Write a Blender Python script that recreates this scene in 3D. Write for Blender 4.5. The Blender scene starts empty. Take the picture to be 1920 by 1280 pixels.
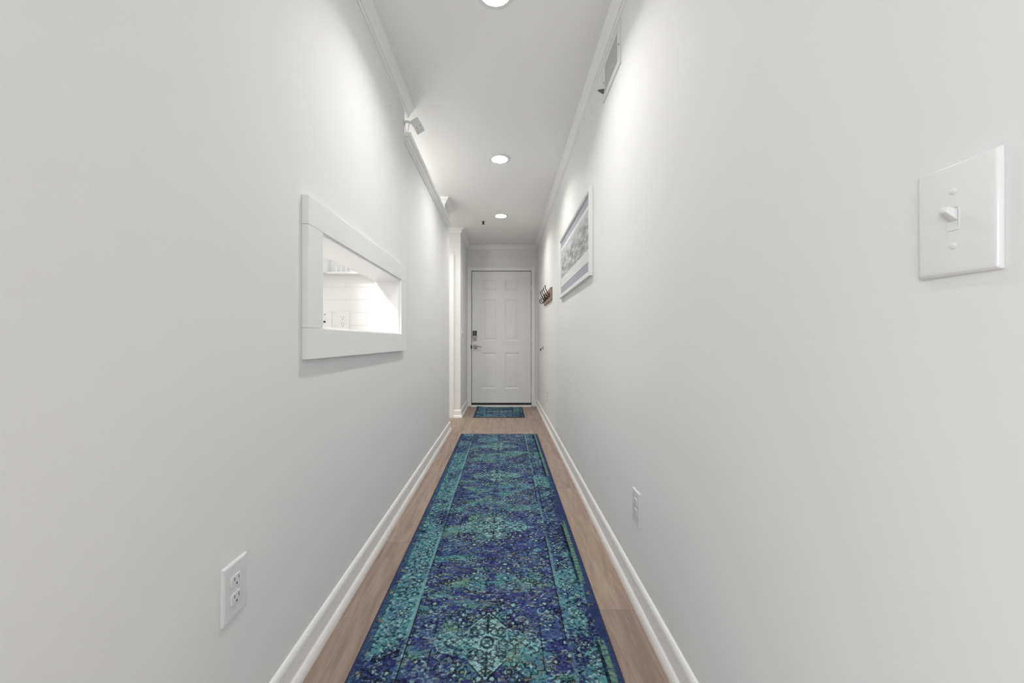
import bpy, bmesh, math, random
import numpy as np
from mathutils import Vector, Matrix

S = bpy.context.scene
COL = S.collection
PI = math.pi

# ------------------------------------------------------------------ camera
F_PX = 740.0
EYE = 0.985
cam_d = bpy.data.cameras.new('camera')
cam_d.sensor_width = 36.0
cam_d.lens = F_PX / 1920 * 36.0
cam_d.shift_x = 14 / 1920
cam_d.clip_start = 0.02
cam = bpy.data.objects.new('camera', cam_d)
COL.objects.link(cam)
cam.location = (0, 0, EYE)
cam.rotation_euler = (PI / 2, 0, 0)
S.camera = cam

# ------------------------------------------------------------------ world and light
w = bpy.data.worlds.new('World')
S.world = w
w.use_nodes = True
bgn = w.node_tree.nodes['Background']
bgn.inputs[0].default_value = (0.93, 0.96, 1.0, 1)
bgn.inputs[1].default_value = 1.35
S.view_settings.view_transform = 'Standard'
S.view_settings.look = 'None'
S.view_settings.gamma = 1.0
S.view_settings.use_curve_mapping = False
S.view_settings.exposure = 0.42
DOWNLIGHT = 22.0        # glow of the lens itself
DOWNBEAM = 4.3         # directed beam of each recessed light, watts
BEAM_SPREAD = 140


def lamp(name, loc, size, power, color=(1, 1, 1), rot=(0, 0, 0), kind='AREA', shape='DISK', size_y=None):
    l = bpy.data.lights.new(name, kind)
    l.energy = power
    l.color = color
    if kind == 'AREA':
        l.shape = shape
        l.size = size
        if size_y: l.size_y = size_y
    else:
        l.shadow_soft_size = size
    o = bpy.data.objects.new(name, l)
    COL.objects.link(o)
    o.location = loc
    o.rotation_euler = rot
    return o


# daylight reaches the hall from the open living room behind the camera (the world)
lamp('living_room_window_light', (-2.7, -2.5, 1.35), 1.5, 60.0, (0.90, 0.95, 1.0), (PI / 2, 0, -math.radians(49)), shape='RECTANGLE', size_y=1.7)
lamp('kitchen_ceiling_lamp', (-1.45, 1.2, 2.40), 0.35, 29, (0.99, 0.99, 1.0))
lamp('kitchen_under_cabinet_lamp', (-1.0, 1.5, 1.36), 0.2, 1.0, (1.0, 0.99, 0.96))
lamp('side_corridor_fill', (-1.35, 4.72, 2.30), 0.25, 6, (1.0, 0.985, 0.96))  # added fill without a fixture, lifts the ambient light near the entry door
lamp('side_room_lamp', (-1.3, 3.2, 2.12), 0.16, 15, (1.0, 0.985, 0.95), kind='POINT')

# ------------------------------------------------------------------ materials
def srgb(r, g, b):
    def f(c):
        c /= 255
        return c / 12.92 if c <= 0.04045 else ((c + 0.055) / 1.055) ** 2.4
    return (f(r), f(g), f(b), 1)


def mat(name, col, rough=0.5, metal=0.0, bump=0.0, bscale=300.0, coat=0.0, vary=0.0, spec=0.5):
    m = bpy.data.materials.new(name)
    m.use_nodes = True
    nt = m.node_tree
    b = nt.nodes['Principled BSDF']
    b.inputs['Base Color'].default_value = col
    b.inputs['Roughness'].default_value = rough
    b.inputs['Metallic'].default_value = metal
    b.inputs['Specular IOR Level'].default_value = spec
    b.inputs['Coat Weight'].default_value = coat
    b.inputs['Coat Roughness'].default_value = 0.06
    tc = nt.nodes.new('ShaderNodeTexCoord')
    if bump:
        n = nt.nodes.new('ShaderNodeTexNoise')
        n.inputs['Scale'].default_value = bscale
        n.inputs['Detail'].default_value = 2
        nt.links.new(tc.outputs['Object'], n.inputs['Vector'])
        bp = nt.nodes.new('ShaderNodeBump')
        bp.inputs['Strength'].default_value = bump
        bp.inputs['Distance'].default_value = 0.001
        nt.links.new(n.outputs['Fac'], bp.inputs['Height'])
        nt.links.new(bp.outputs['Normal'], b.inputs['Normal'])
    if vary:
        n = nt.nodes.new('ShaderNodeTexNoise')
        n.inputs['Scale'].default_value = 1.3
        n.inputs['Detail'].default_value = 3
        nt.links.new(tc.outputs['Object'], n.inputs['Vector'])
        mx = nt.nodes.new('ShaderNodeMix')
        mx.data_type = 'RGBA'
        mx.inputs[6].default_value = tuple(c * (1 - vary) for c in col[:3]) + (1,)
        mx.inputs[7].default_value = tuple(min(1, c * (1 + vary)) for c in col[:3]) + (1,)
        nt.links.new(n.outputs['Fac'], mx.inputs[0])
        nt.links.new(mx.outputs[2], b.inputs['Base Color'])
    return m


M_wall = mat('wall_paint', (0.845, 0.847, 0.838, 1), 0.75, bump=0.06, bscale=420, vary=0.012, spec=0.25)
M_ceil = mat('ceiling_paint', (0.925, 0.925, 0.915, 1), 0.85, bump=0.05, bscale=250, vary=0.01, spec=0.2)
M_trim = mat('trim_paint', (0.92, 0.92, 0.915, 1), 0.38, bump=0.02, bscale=200, vary=0.006)
M_door = mat('door_paint', (0.885, 0.885, 0.88, 1), 0.4, bump=0.02, bscale=200, vary=0.006)
M_frame = mat('pass_through_paint', (0.89, 0.89, 0.885, 1), 0.45, bump=0.02, bscale=150, vary=0.006)
M_plate = mat('white_plastic', (0.84, 0.84, 0.83, 1), 0.2, coat=0.12, bump=0.005, bscale=60)
M_face = mat('white_receptacle_plastic', (0.80, 0.80, 0.79, 1), 0.3, bump=0.01, bscale=90)
M_slot = mat('dark_slot', srgb(104, 102, 98), 0.6, vary=0.05)
M_black = mat('black_plastic', srgb(14, 14, 15), 0.25, vary=0.05)
M_bronze = mat('dark_bronze_metal', srgb(44, 36, 32), 0.4, 0.7, vary=0.06)
M_nickel = mat('satin_nickel', srgb(176, 174, 170), 0.32, 1.0, vary=0.03)
M_rubber = mat('black_rubber_sweep', srgb(22, 22, 22), 0.7, vary=0.05)
M_white_metal = mat('white_enamel', (0.80, 0.80, 0.79, 1), 0.35, bump=0.01, bscale=120)
M_louvre = mat('louvre_grey_white', (0.74, 0.74, 0.73, 1), 0.5, bump=0.01, bscale=120)
M_duct_shade = mat('duct_shade_grey', srgb(150, 150, 148), 0.6, vary=0.05)  # paints in the shade behind the vent louvres; the wall has no recess
M_steel = mat('grey_screw', srgb(130, 130, 128), 0.4, 0.8, vary=0.03)
M_cab = mat('cabinet_white', (0.86, 0.86, 0.85, 1), 0.35, bump=0.01, bscale=80)
M_lav = mat('lavender_grey_mat_board', srgb(172, 172, 182), 0.85, bump=0.03, bscale=600, vary=0.02)
M_wmat = mat('white_mat_board', srgb(224, 224, 224), 0.8, bump=0.02, bscale=600, vary=0.01)
M_pframe = mat('picture_frame_white', (0.86, 0.86, 0.85, 1), 0.35, bump=0.02, bscale=120)

# lit lens
M_lens = bpy.data.materials.new('lit_lens')
M_lens.use_nodes = True
_nt = M_lens.node_tree
_b = _nt.nodes['Principled BSDF']
_b.inputs['Base Color'].default_value = (0.9, 0.9, 0.9, 1)
_b.inputs['Emission Color'].default_value = (1.0, 0.985, 0.96, 1)
_b.inputs['Emission Strength'].default_value = DOWNLIGHT


def mat_wood_floor():
    m = bpy.data.materials.new('oak_plank_floor')
    m.use_nodes = True
    nt = m.node_tree
    N, L = nt.nodes, nt.links
    b = N['Principled BSDF']
    tc = N.new('ShaderNodeTexCoord')
    sp = N.new('ShaderNodeSeparateXYZ')
    L.new(tc.outputs['Object'], sp.inputs[0])
    cb = N.new('ShaderNodeCombineXYZ')
    ax = N.new('ShaderNodeMath'); ax.operation = 'ADD'; ax.inputs[1].default_value = 20.0 * 0.185 + 0.052
    ay = N.new('ShaderNodeMath'); ay.operation = 'ADD'; ay.inputs[1].default_value = 24.0 - 0.14 + 0.6
    L.new(sp.outputs['X'], ax.inputs[0]); L.new(sp.outputs['Y'], ay.inputs[0])
    L.new(ay.outputs[0], cb.inputs['X']); L.new(ax.outputs[0], cb.inputs['Y'])
    br = N.new('ShaderNodeTexBrick')
    br.offset = 0.41; br.offset_frequency = 2
    br.inputs['Scale'].default_value = 1.0
    br.inputs['Brick Width'].default_value = 1.2
    br.inputs['Row Height'].default_value = 0.185
    br.inputs['Mortar Size'].default_value = 0.0009
    br.inputs['Mortar Smooth'].default_value = 0.2
    br.inputs['Color1'].default_value = (0, 0, 0, 1)
    br.inputs['Color2'].default_value = (1, 1, 1, 1)
    br.inputs['Mortar'].default_value = (0.5, 0.5, 0.5, 1)
    L.new(cb.outputs[0], br.inputs['Vector'])
    # grain: stretched along the plank, shifted per plank
    mp = N.new('ShaderNodeVectorMath'); mp.operation = 'MULTIPLY'
    mp.inputs[1].default_value = (1.0, 9.0, 1.0)
    L.new(cb.outputs[0], mp.inputs[0])
    sh = N.new('ShaderNodeVectorMath'); sh.operation = 'ADD'
    L.new(mp.outputs[0], sh.inputs[0])
    sc = N.new('ShaderNodeVectorMath'); sc.operation = 'SCALE'; sc.inputs['Scale'].default_value = 13.7
    L.new(br.outputs['Color'], sc.inputs[0])
    L.new(sc.outputs[0], sh.inputs[1])
    n1 = N.new('ShaderNodeTexNoise'); n1.inputs['Scale'].default_value = 2.6; n1.inputs['Detail'].default_value = 6; n1.inputs['Distortion'].default_value = 1.4
    L.new(sh.outputs[0], n1.inputs['Vector'])
    n2 = N.new('ShaderNodeTexNoise'); n2.inputs['Scale'].default_value = 26; n2.inputs['Detail'].default_value = 4; n2.inputs['Distortion'].default_value = 0.4
    mp2 = N.new('ShaderNodeVectorMath'); mp2.operation = 'MULTIPLY'; mp2.inputs[1].default_value = (0.5, 2.0, 1)
    L.new(sh.outputs[0], mp2.inputs[0]); L.new(mp2.outputs[0], n2.inputs['Vector'])
    rp = N.new('ShaderNodeValToRGB')
    e = rp.color_ramp.elements
    e[0].position = 0.30; e[0].color = srgb(144, 123, 108)
    e[1].position = 0.72; e[1].color = srgb(188, 169, 154)
    el = e.new(0.5); el.color = srgb(168, 147, 131)
    mxv = N.new('ShaderNodeMix'); mxv.data_type = 'FLOAT'; mxv.inputs[0].default_value = 0.38
    L.new(n1.outputs['Fac'], mxv.inputs[2]); L.new(n2.outputs['Fac'], mxv.inputs[3])
    L.new(mxv.outputs[0], rp.inputs[0])
    # plank to plank tone
    tone = N.new('ShaderNodeMapRange'); tone.inputs[3].default_value = 0.88; tone.inputs[4].default_value = 1.06
    L.new(br.outputs['Color'], tone.inputs[0])
    ml = N.new('ShaderNodeVectorMath'); ml.operation = 'SCALE'
    L.new(rp.outputs[0], ml.inputs[0]); L.new(tone.outputs[0], ml.inputs['Scale'])
    jm = N.new('ShaderNodeMix'); jm.data_type = 'RGBA'
    jm.inputs[7].default_value = srgb(132, 112, 98)
    L.new(br.outputs['Fac'], jm.inputs[0]); L.new(ml.outputs[0], jm.inputs[6])
    L.new(jm.outputs[2], b.inputs['Base Color'])
    b.inputs['Roughness'].default_value = 0.5
    b.inputs['Specular IOR Level'].default_value = 0.3
    bp = N.new('ShaderNodeBump'); bp.inputs['Strength'].default_value = 0.15; bp.inputs['Distance'].default_value = 0.001
    L.new(n2.outputs['Fac'], bp.inputs['Height']); L.new(bp.outputs[0], b.inputs['Normal'])
    return m


def mat_tile():
    m = bpy.data.materials.new('white_wall_tile')
    m.use_nodes = True
    nt = m.node_tree
    N, L = nt.nodes, nt.links
    b = N['Principled BSDF']
    tc = N.new('ShaderNodeTexCoord')
    sp = N.new('ShaderNodeSeparateXYZ'); L.new(tc.outputs['Object'], sp.inputs[0])
    cb = N.new('ShaderNodeCombineXYZ')
    ax = N.new('ShaderNodeMath'); ax.operation = 'ADD'; ax.inputs[1].default_value = 5.0
    az = N.new('ShaderNodeMath'); az.operation = 'ADD'; az.inputs[1].default_value = 0.0745 * 20 - (0.985 + (640 - 586) * 2.29 / 740) % 0.0745
    L.new(sp.outputs['X'], ax.inputs[0]); L.new(sp.outputs['Z'], az.inputs[0])
    L.new(ax.outputs[0], cb.inputs['X']); L.new(az.outputs[0], cb.inputs['Y'])
    br = N.new('ShaderNodeTexBrick')
    br.offset = 0.5
    br.inputs['Scale'].default_value = 1.0
    br.inputs['Brick Width'].default_value = 1.20
    br.inputs['Row Height'].default_value = 0.0745
    br.inputs['Mortar Size'].default_value = 0.0016
    br.inputs['Mortar Smooth'].default_value = 0.4
    br.inputs['Color1'].default_value = (0.84, 0.84, 0.83, 1)
    br.inputs['Color2'].default_value = (0.86, 0.86, 0.85, 1)
    br.inputs['Mortar'].default_value = (0.72, 0.72, 0.71, 1)
    L.new(cb.outputs[0], br.inputs['Vector'])
    L.new(br.outputs['Color'], b.inputs['Base Color'])
    b.inputs['Roughness'].default_value = 0.12
    bp = N.new('ShaderNodeBump'); bp.invert = True; bp.inputs['Strength'].default_value = 0.5; bp.inputs['Distance'].default_value = 0.002
    L.new(br.outputs['Fac'], bp.inputs['Height']); L.new(bp.outputs[0], b.inputs['Normal'])
    return m


def mat_rack_wood():
    m = bpy.data.materials.new('brown_rack_wood')
    m.use_nodes = True
    nt = m.node_tree
    N, L = nt.nodes, nt.links
    b = N['Principled BSDF']
    tc = N.new('ShaderNodeTexCoord')
    mp = N.new('ShaderNodeMapping'); mp.inputs['Scale'].default_value = (3, 30, 30)
    L.new(tc.outputs['Object'], mp.inputs[0])
    n = N.new('ShaderNodeTexNoise'); n.inputs['Scale'].default_value = 3; n.inputs['Detail'].default_value = 5
    L.new(mp.outputs[0], n.inputs['Vector'])
    rp = N.new('ShaderNodeValToRGB')
    rp.color_ramp.elements[0].position = 0.3; rp.color_ramp.elements[0].color = srgb(126, 102, 92)
    rp.color_ramp.elements[1].position = 0.7; rp.color_ramp.elements[1].color = srgb(176, 152, 141)
    L.new(n.outputs['Fac'], rp.inputs[0]); L.new(rp.outputs[0], b.inputs['Base Color'])
    b.inputs['Roughness'].default_value = 0.55
    return m


def mat_print():
    """a generic grey landscape print"""
    m = bpy.data.materials.new('grey_landscape_print')
    m.use_nodes = True
    nt = m.node_tree
    N, L = nt.nodes, nt.links
    b = N['Principled BSDF']
    tc = N.new('ShaderNodeTexCoord')
    sp = N.new('ShaderNodeSeparateXYZ'); L.new(tc.outputs['Object'], sp.inputs[0])
    mp = N.new('ShaderNodeMapping'); mp.inputs['Scale'].default_value = (3.0, 1, 12); mp.inputs['Rotation'].default_value = (0, 0.5, 0)
    L.new(tc.outputs['Object'], mp.inputs[0])
    n = N.new('ShaderNodeTexNoise'); n.inputs['Scale'].default_value = 2.4; n.inputs['Detail'].default_value = 7; n.inputs['Roughness'].default_value = 0.62; n.inputs['Distortion'].default_value = 0.6
    L.new(mp.outputs[0], n.inputs['Vector'])
    rp = N.new('ShaderNodeValToRGB')
    e = rp.color_ramp.elements
    e[0].position = 0.28; e[0].color = srgb(118, 121, 118)
    e[1].position = 0.75; e[1].color = srgb(226, 227, 228)
    x = e.new(0.44); x.color = srgb(160, 163, 157)
    x = e.new(0.56); x.color = srgb(192, 194, 196)
    L.new(n.outputs['Fac'], rp.inputs[0])
    # paler sky at the top, horizon streaks below
    sky = N.new('ShaderNodeMapRange'); sky.inputs[1].default_value = 0.30; sky.inputs[2].default_value = 0.40; sky.inputs[3].default_value = 0.0; sky.inputs[4].default_value = 0.75
    L.new(sp.outputs['Z'], sky.inputs[0])
    mx = N.new('ShaderNodeMix'); mx.data_type = 'RGBA'; mx.inputs[7].default_value = srgb(206, 208, 212)
    L.new(sky.outputs[0], mx.inputs[0]); L.new(rp.outputs[0], mx.inputs[6])
    L.new(mx.outputs[2], b.inputs['Base Color'])
    b.inputs['Roughness'].default_value = 0.7
    b.inputs['Specular IOR Level'].default_value = 0.15
    return m


def mat_rug(name):
    m = bpy.data.materials.new(name)
    m.use_nodes = True
    nt = m.node_tree
    N, L = nt.nodes, nt.links
    b = N['Principled BSDF']
    at = N.new('ShaderNodeAttribute'); at.attribute_name = 'weave'
    tc = N.new('ShaderNodeTexCoord')
    n = N.new('ShaderNodeTexNoise'); n.inputs['Scale'].default_value = 420; n.inputs['Detail'].default_value = 2
    L.new(tc.outputs['Object'], n.inputs['Vector'])
    mr = N.new('ShaderNodeMapRange'); mr.inputs[1].default_value = 0.3; mr.inputs[2].default_value = 0.7; mr.inputs[3].default_value = 0.72; mr.inputs[4].default_value = 1.28
    L.new(n.outputs['Fac'], mr.inputs[0])
    ml = N.new('ShaderNodeVectorMath'); ml.operation = 'SCALE'
    L.new(at.outputs['Color'], ml.inputs[0]); L.new(mr.outputs[0], ml.inputs['Scale'])
    L.new(ml.outputs[0], b.inputs['Base Color'])
    b.inputs['Roughness'].default_value = 0.95
    b.inputs['Specular IOR Level'].default_value = 0.1
    bp = N.new('ShaderNodeBump'); bp.inputs['Strength'].default_value = 0.5; bp.inputs['Distance'].default_value = 0.002
    L.new(n.outputs['Fac'], bp.inputs['Height']); L.new(bp.outputs[0], b.inputs['Normal'])
    return m


M_floor = mat_wood_floor()
M_tile = mat_tile()
M_rackwood = mat_rack_wood()
M_print = mat_print()
M_rug = mat_rug('rug_pile')
M_bind = mat('rug_binding', srgb(52, 50, 88), 0.9, bump=0.3, bscale=500, vary=0.05)
M_bind2 = mat('mat_binding', srgb(42, 44, 56), 0.9, bump=0.3, bscale=500, vary=0.05)


# ------------------------------------------------------------------ mesh helpers
class MB:
    def __init__(self):
        self.bm = bmesh.new()

    def box(self, x0, x1, y0, y1, z0, z1):
        v = [self.bm.verts.new((x, y, z)) for x in (x0, x1) for y in (y0, y1) for z in (z0, z1)]
        for f in ((0, 1, 3, 2), (4, 6, 7, 5), (0, 4, 5, 1), (2, 3, 7, 6), (0, 2, 6, 4), (1, 5, 7, 3)):
            self.bm.faces.new([v[i] for i in f])
        return self

    def frustum(self, w, h, t, inset, zc=0.0, xc=0.0, y0=0.0):
        """plate on a wall: back w x h at local y0, front inset, thickness t"""
        rings = []
        for (ins, y) in ((0, y0), (0, y0 + t * 0.45), (inset * 0.4, y0 + t * 0.85), (inset, y0 + t)):
            a, b_ = w / 2 - ins, h / 2 - ins
            rings.append([self.bm.verts.new((xc + sx * a, y, zc + sz * b_)) for sx, sz in ((-1, -1), (1, -1), (1, 1), (-1, 1))])
        for r0, r1 in zip(rings, rings[1:]):
            for i in range(4):
                j = (i + 1) % 4
                self.bm.faces.new((r0[i], r0[j], r1[j], r1[i]))
        self.bm.faces.new(rings[-1])
        self.bm.faces.new(rings[0][::-1])
        return self

    def lathe(self, prof, center=(0, 0, 0), axis='Z', n=32, cap=True):
        """prof: list of (r, h)"""
        c = Vector(center)
        rings = []
        for r, h in prof:
            ring = []
            for i in range(n):
                a = 2 * PI * i / n
                p = (r * math.cos(a), r * math.sin(a), h)
                if axis == 'Y': p = (p[0], p[2], p[1])
                elif axis == 'X': p = (p[2], p[0], p[1])
                ring.append(self.bm.verts.new(c + Vector(p)))
            rings.append(ring)
        for r0, r1 in zip(rings, rings[1:]):
            for i in range(n):
                j = (i + 1) % n
                self.bm.faces.new((r0[i], r0[j], r1[j], r1[i]))
        if cap:
            self.bm.faces.new(rings[0][::-1]); self.bm.faces.new(rings[-1])
        return self

    def tube(self, pts, rad, n=10):
        pts = [Vector(p) for p in pts]
        rads = rad if isinstance(rad, (list, tuple)) else [rad] * len(pts)
        rings = []
        up = Vector((0.31, 0.17, 0.93)).normalized()
        for i, p in enumerate(pts):
            t = (pts[min(i + 1, len(pts) - 1)] - pts[max(i - 1, 0)]).normalized()
            a = t.cross(up)
            if a.length < 1e-3: a = t.cross(Vector((1, 0, 0)))
            a.normalize()
            b_ = t.cross(a).normalized()
            rings.append([self.bm.verts.new(p + (a * math.cos(2 * PI * k / n) + b_ * math.sin(2 * PI * k / n)) * rads[i]) for k in range(n)])
        for r0, r1 in zip(rings, rings[1:]):
            for i in range(n):
                j = (i + 1) % n
                self.bm.faces.new((r0[i], r0[j], r1[j], r1[i]))
        self.bm.faces.new(rings[0][::-1]); self.bm.faces.new(rings[-1])
        return self

    def sweep(self, prof, path):
        """closed profile (out, z) swept on a horizontal polyline with mitres; 'out' goes to the RIGHT of travel"""
        P = [Vector((p[0], p[1])) for p in path]
        rings = []
        for i, p in enumerate(P):
            ds = []
            if i > 0: ds.append((P[i] - P[i - 1]).normalized())
            if i < len(P) - 1: ds.append((P[i + 1] - P[i]).normalized())
            ns = [Vector((d.y, -d.x)) for d in ds]
            m_ = sum(ns, Vector((0, 0)))
            m_ = m_ / (m_.dot(ns[0]))
            rings.append([self.bm.verts.new((p.x + m_.x * o, p.y + m_.y * o, z)) for o, z in prof])
        n = len(prof)
        for r0, r1 in zip(rings, rings[1:]):
            for i in range(n):
                j = (i + 1) % n
                self.bm.faces.new((r0[i], r0[j], r1[j], r1[i]))
        self.bm.faces.new(rings[0][::-1]); self.bm.faces.new(rings[-1])
        return self

    def build(self, name, m, parent=None, bevel=0.0, smooth=False, loc=None, rot=None):
        bmesh.ops.recalc_face_normals(self.bm, faces=self.bm.faces[:])
        if bevel:
            bmesh.ops.bevel(self.bm, geom=[e for e in self.bm.edges if len(e.link_faces) == 2 and e.calc_face_angle() > 0.5],
                            offset=bevel, segments=2, affect='EDGES', profile=0.5, clamp_overlap=True)
        me = bpy.data.meshes.new(name)
        self.bm.to_mesh(me)
        self.bm.free()
        me.materials.append(m)
        if smooth:
            me.shade_smooth()
            try: me.set_sharp_from_angle(angle=math.radians(35))
            except Exception: pass
        o = bpy.data.objects.new(name, me)
        COL.objects.link(o)
        if parent: o.parent = parent
        if loc: o.location = loc
        if rot: o.rotation_euler = rot
        return o


def thing(name, label, cat, loc=(0, 0, 0), rz=0.0, group=None):
    o = bpy.data.objects.new(name, None)
    o.empty_display_size = 0.05
    COL.objects.link(o)
    o.location = loc
    o.rotation_euler = (0, 0, rz)
    o['label'] = label
    o['category'] = cat
    if group: o['group'] = group
    return o


def struct(o, label, cat):
    o['kind'] = 'structure'
    o['label'] = label
    o['category'] = cat
    return o


def copy_tree(root, loc, rz, label):
    r = root.copy(); COL.objects.link(r)
    r.location = loc; r.rotation_euler = (0, 0, rz); r['label'] = label
    for ch in list(root.children):
        c = ch.copy(); COL.objects.link(c); c.parent = r
        for g in list(ch.children):
            d = g.copy(); COL.objects.link(d); d.parent = c
    return r


# ------------------------------------------------------------------ the setting
XL, XR = -0.608, 0.501          # hall walls
YB = -0.55                      # where the hall opens to the living room
YE = 6.0                        # wall with the entry door
ZC = 2.445
WL_T = 0.125                    # thickness of the left wall
Y_HALF, Y_BLK, Y_LEND = 2.40, 4.02, 4.345
Z_HALF = 2.215
XS = -0.569                     # left stub wall near the door
Y_STUB = 5.10
PT = dict(y0=1.278, y1=2.25, z0=1.026, z1=1.3375)   # pass-through opening

m = MB(); m.box(-3.2, 3.2, -4.0, YE + 0.2, -0.06, 0.0)
struct(m.build('floor', M_floor), 'brown oak plank floor running down the hallway', 'floor')
m = MB(); m.box(-3.2, 3.2, -4.0, YE + 0.2, ZC, ZC + 0.06)
struct(m.build('ceiling', M_ceil), 'flat white painted ceiling of the hallway', 'ceiling')

m = MB()
xa, xb = XL - WL_T, XL
m.box(xa, xb, YB, PT['y0'], 0, ZC)
m.box(xa, xb, PT['y0'], PT['y1'], 0, PT['z0'])
m.box(xa, xb, PT['y0'], PT['y1'], PT['z1'], ZC)
m.box(xa, xb, PT['y1'], Y_HALF, 0, ZC)
m.box(xa, xb, Y_HALF, Y_LEND, 0, Z_HALF)
m.box(xa, xb, Y_BLK, Y_LEND, Z_HALF, ZC)
struct(m.build('wall_left', M_wall), 'pale grey hallway wall on the left with a framed pass-through', 'wall')
m = MB(); m.box(XR, XR + 0.12, YB, YE, 0, ZC)
struct(m.build('wall_right', M_wall), 'long pale grey hallway wall on the right', 'wall')

# end wall with the door opening
DX0, DX1, DZ1 = -0.503, 0.405, 2.056
m = MB()
m.box(XS - 0.12, DX0 - 0.012, YE, YE + 0.12, 0, ZC)
m.box(DX1 + 0.012, XR + 0.12, YE, YE + 0.12, 0, ZC)
m.box(DX0 - 0.012, DX1 + 0.012, YE, YE + 0.12, DZ1 + 0.012, ZC)
struct(m.build('wall_back', M_wall), 'grey wall around the white entry door', 'wall')
# stub wall beside the door, with the side doorway in its near face
m = MB()
m.box(XS - 0.12, XS, Y_STUB, YE, 0, ZC)
m.box(-0.72, XS - 0.12, Y_STUB, Y_STUB + 0.12, 0, ZC)
m.box(-1.52, -0.72, Y_STUB, Y_STUB + 0.12, 2.045, ZC)
m.box(-2.4, -1.52, Y_STUB, Y_STUB + 0.12, 0, ZC)
struct(m.build('wall_alcove', M_wall), 'short grey wall corner left of the entry door', 'wall')
# kitchen and side room enclosure
m = MB()
m.box(-2.0, xa, 2.29, 2.40, 0, ZC)
struct(m.build('wall_kitchen', M_tile), 'white tiled kitchen wall seen through the pass-through', 'wall')
m = MB()
m.box(-2.4, -2.28, YB, Y_STUB, 0, ZC)
m.box(-2.28, xa, YB, YB + 0.1, 0, ZC)
m.box(-2.28, -2.0, 2.29, 2.40, 0, ZC)
struct(m.build('wall_side_room', M_wall), 'outer wall of the kitchen and side room behind the left wall', 'wall')

# crown mouldings
def crown(zt, h=0.062, p=0.044):
    z = lambda k: zt - h * k
    return [(0, z(0)), (p, z(0)), (p, z(.10)), (p * .93, z(.13)), (p * .93, z(.19)), (p * .84, z(.27)), (p * .66, z(.36)), (p * .50, z(.47)),
            (p * .40, z(.60)), (p * .33, z(.72)), (p * .31, z(.77)), (p * .22, z(.77)), (p * .22, z(.92)), (p * .14, z(.97)), (0, z(1.0))]


# sweep's 'out' lies to the right of the direction of travel
m = MB(); m.sweep(crown(ZC), [(XL, YB), (XL, 2.475)])
struct(m.build('trim_1', M_trim), 'white crown moulding along the near left wall top', 'crown moulding')
m = MB(); m.sweep(crown(ZC), [(xa, Y_BLK), (XL, Y_BLK), (XL, Y_LEND), (xa, Y_LEND)])
struct(m.build('trim_2', M_trim), 'white crown moulding wrapped around the wall post past the ledge', 'crown moulding')
m = MB(); m.sweep(crown(ZC), [(-1.9, Y_STUB), (XS, Y_STUB), (XS, YE), (XR, YE), (XR, YB)])
struct(m.build('trim_3', M_trim), 'white crown moulding along the right wall and over the door', 'crown moulding')
# ledge cap on the half-height wall
zt, h, p = 2.234, 0.047, 0.048
capp = [(0, zt), (p, zt), (p, zt - .010), (p * .95, zt - .013), (p * .93, zt - .019), (p * .62, zt - .024), (p * .50, zt - .031), (p * .42, zt - .036),
        (p * .26, zt - .037), (p * .26, zt - .043), (p * .16, zt - .047), (0, zt - .047)]
m = MB(); m.sweep(capp, [(xa, Y_HALF + 0.002), (XL, Y_HALF + 0.002), (XL, 4.14), (XL - 0.03, 4.14)])
m.box(xa, XL, Y_HALF + 0.002, Y_BLK, Z_HALF, zt)
struct(m.build('trim_4', M_trim), 'white moulded ledge cap on the lowered part of the left wall', 'ledge moulding')

# baseboards
bb = [(0, 0), (.024, 0), (.024, .012), (.022, .022), (.018, .030), (.013, .035), (.012, .040), (.012, .088), (.010, .096), (.006, .102), (0, .104)]
m = MB(); m.sweep(bb, [(XL, YB), (XL, Y_LEND), (xa, Y_LEND)])
struct(m.build('baseboard_left', M_trim, smooth=False), 'white baseboard along the left wall', 'baseboard')
m = MB(); m.sweep(bb, [(XR, YE), (XR, YB)])
struct(m.build('baseboard_right', M_trim), 'white baseboard along the right wall', 'baseboard')
m = MB(); m.sweep(bb, [(-0.655, Y_STUB), (XS, Y_STUB), (XS, YE)])
struct(m.build('baseboard_alcove', M_trim), 'white baseboard around the short wall left of the door', 'baseboard')
m = MB(); m.sweep(bb, [(0.462, YE), (XR - 0.024, YE)])
struct(m.build('baseboard_back', M_trim), 'short white baseboard right of the door casing', 'baseboard')

# entry door casing, leaf, hardware
cw = 0.060
m = MB()
m.box(DX0 - cw - .004, DX0 - .004, YE - .016, YE, 0, DZ1 + cw)
m.box(DX1 + .004, DX1 + cw - .004, YE - .016, YE, 0, DZ1 + cw)
m.box(DX0 - .004, DX1 + .004, YE - .016, YE, DZ1 + .004, DZ1 + cw)
m.box(DX0 - .012, DX0 - .003, YE, YE + .12, 0, DZ1 + .012)
m.box(DX1 + .003, DX1 + .012, YE, YE + .12, 0, DZ1 + .012)
m.box(DX0 - .003, DX1 + .003, YE, YE + .12, DZ1 + .003, DZ1 + .012)
m.box(DX0 - .003, DX0 + .024, YE + .050, YE + .085, .022, DZ1 + .003)  # jamb stops, added behind the leaf to block light leaking through its gaps
m.box(DX1 - .024, DX1 + .003, YE + .050, YE + .085, .022, DZ1 + .003)
m.box(DX0 + .024, DX1 - .024, YE + .050, YE + .085, DZ1 - .024, DZ1 + .003)
struct(m.build('trim_5', M_trim, bevel=0.002), 'white casing around the entry door', 'door casing')
m = MB(); m.box(DX0 - .003, DX1 + .003, YE - .075, YE + .10, 0.0005, .022)
struct(m.build('trim_6', M_trim, bevel=0.004), 'white threshold under the entry door', 'threshold')


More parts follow.
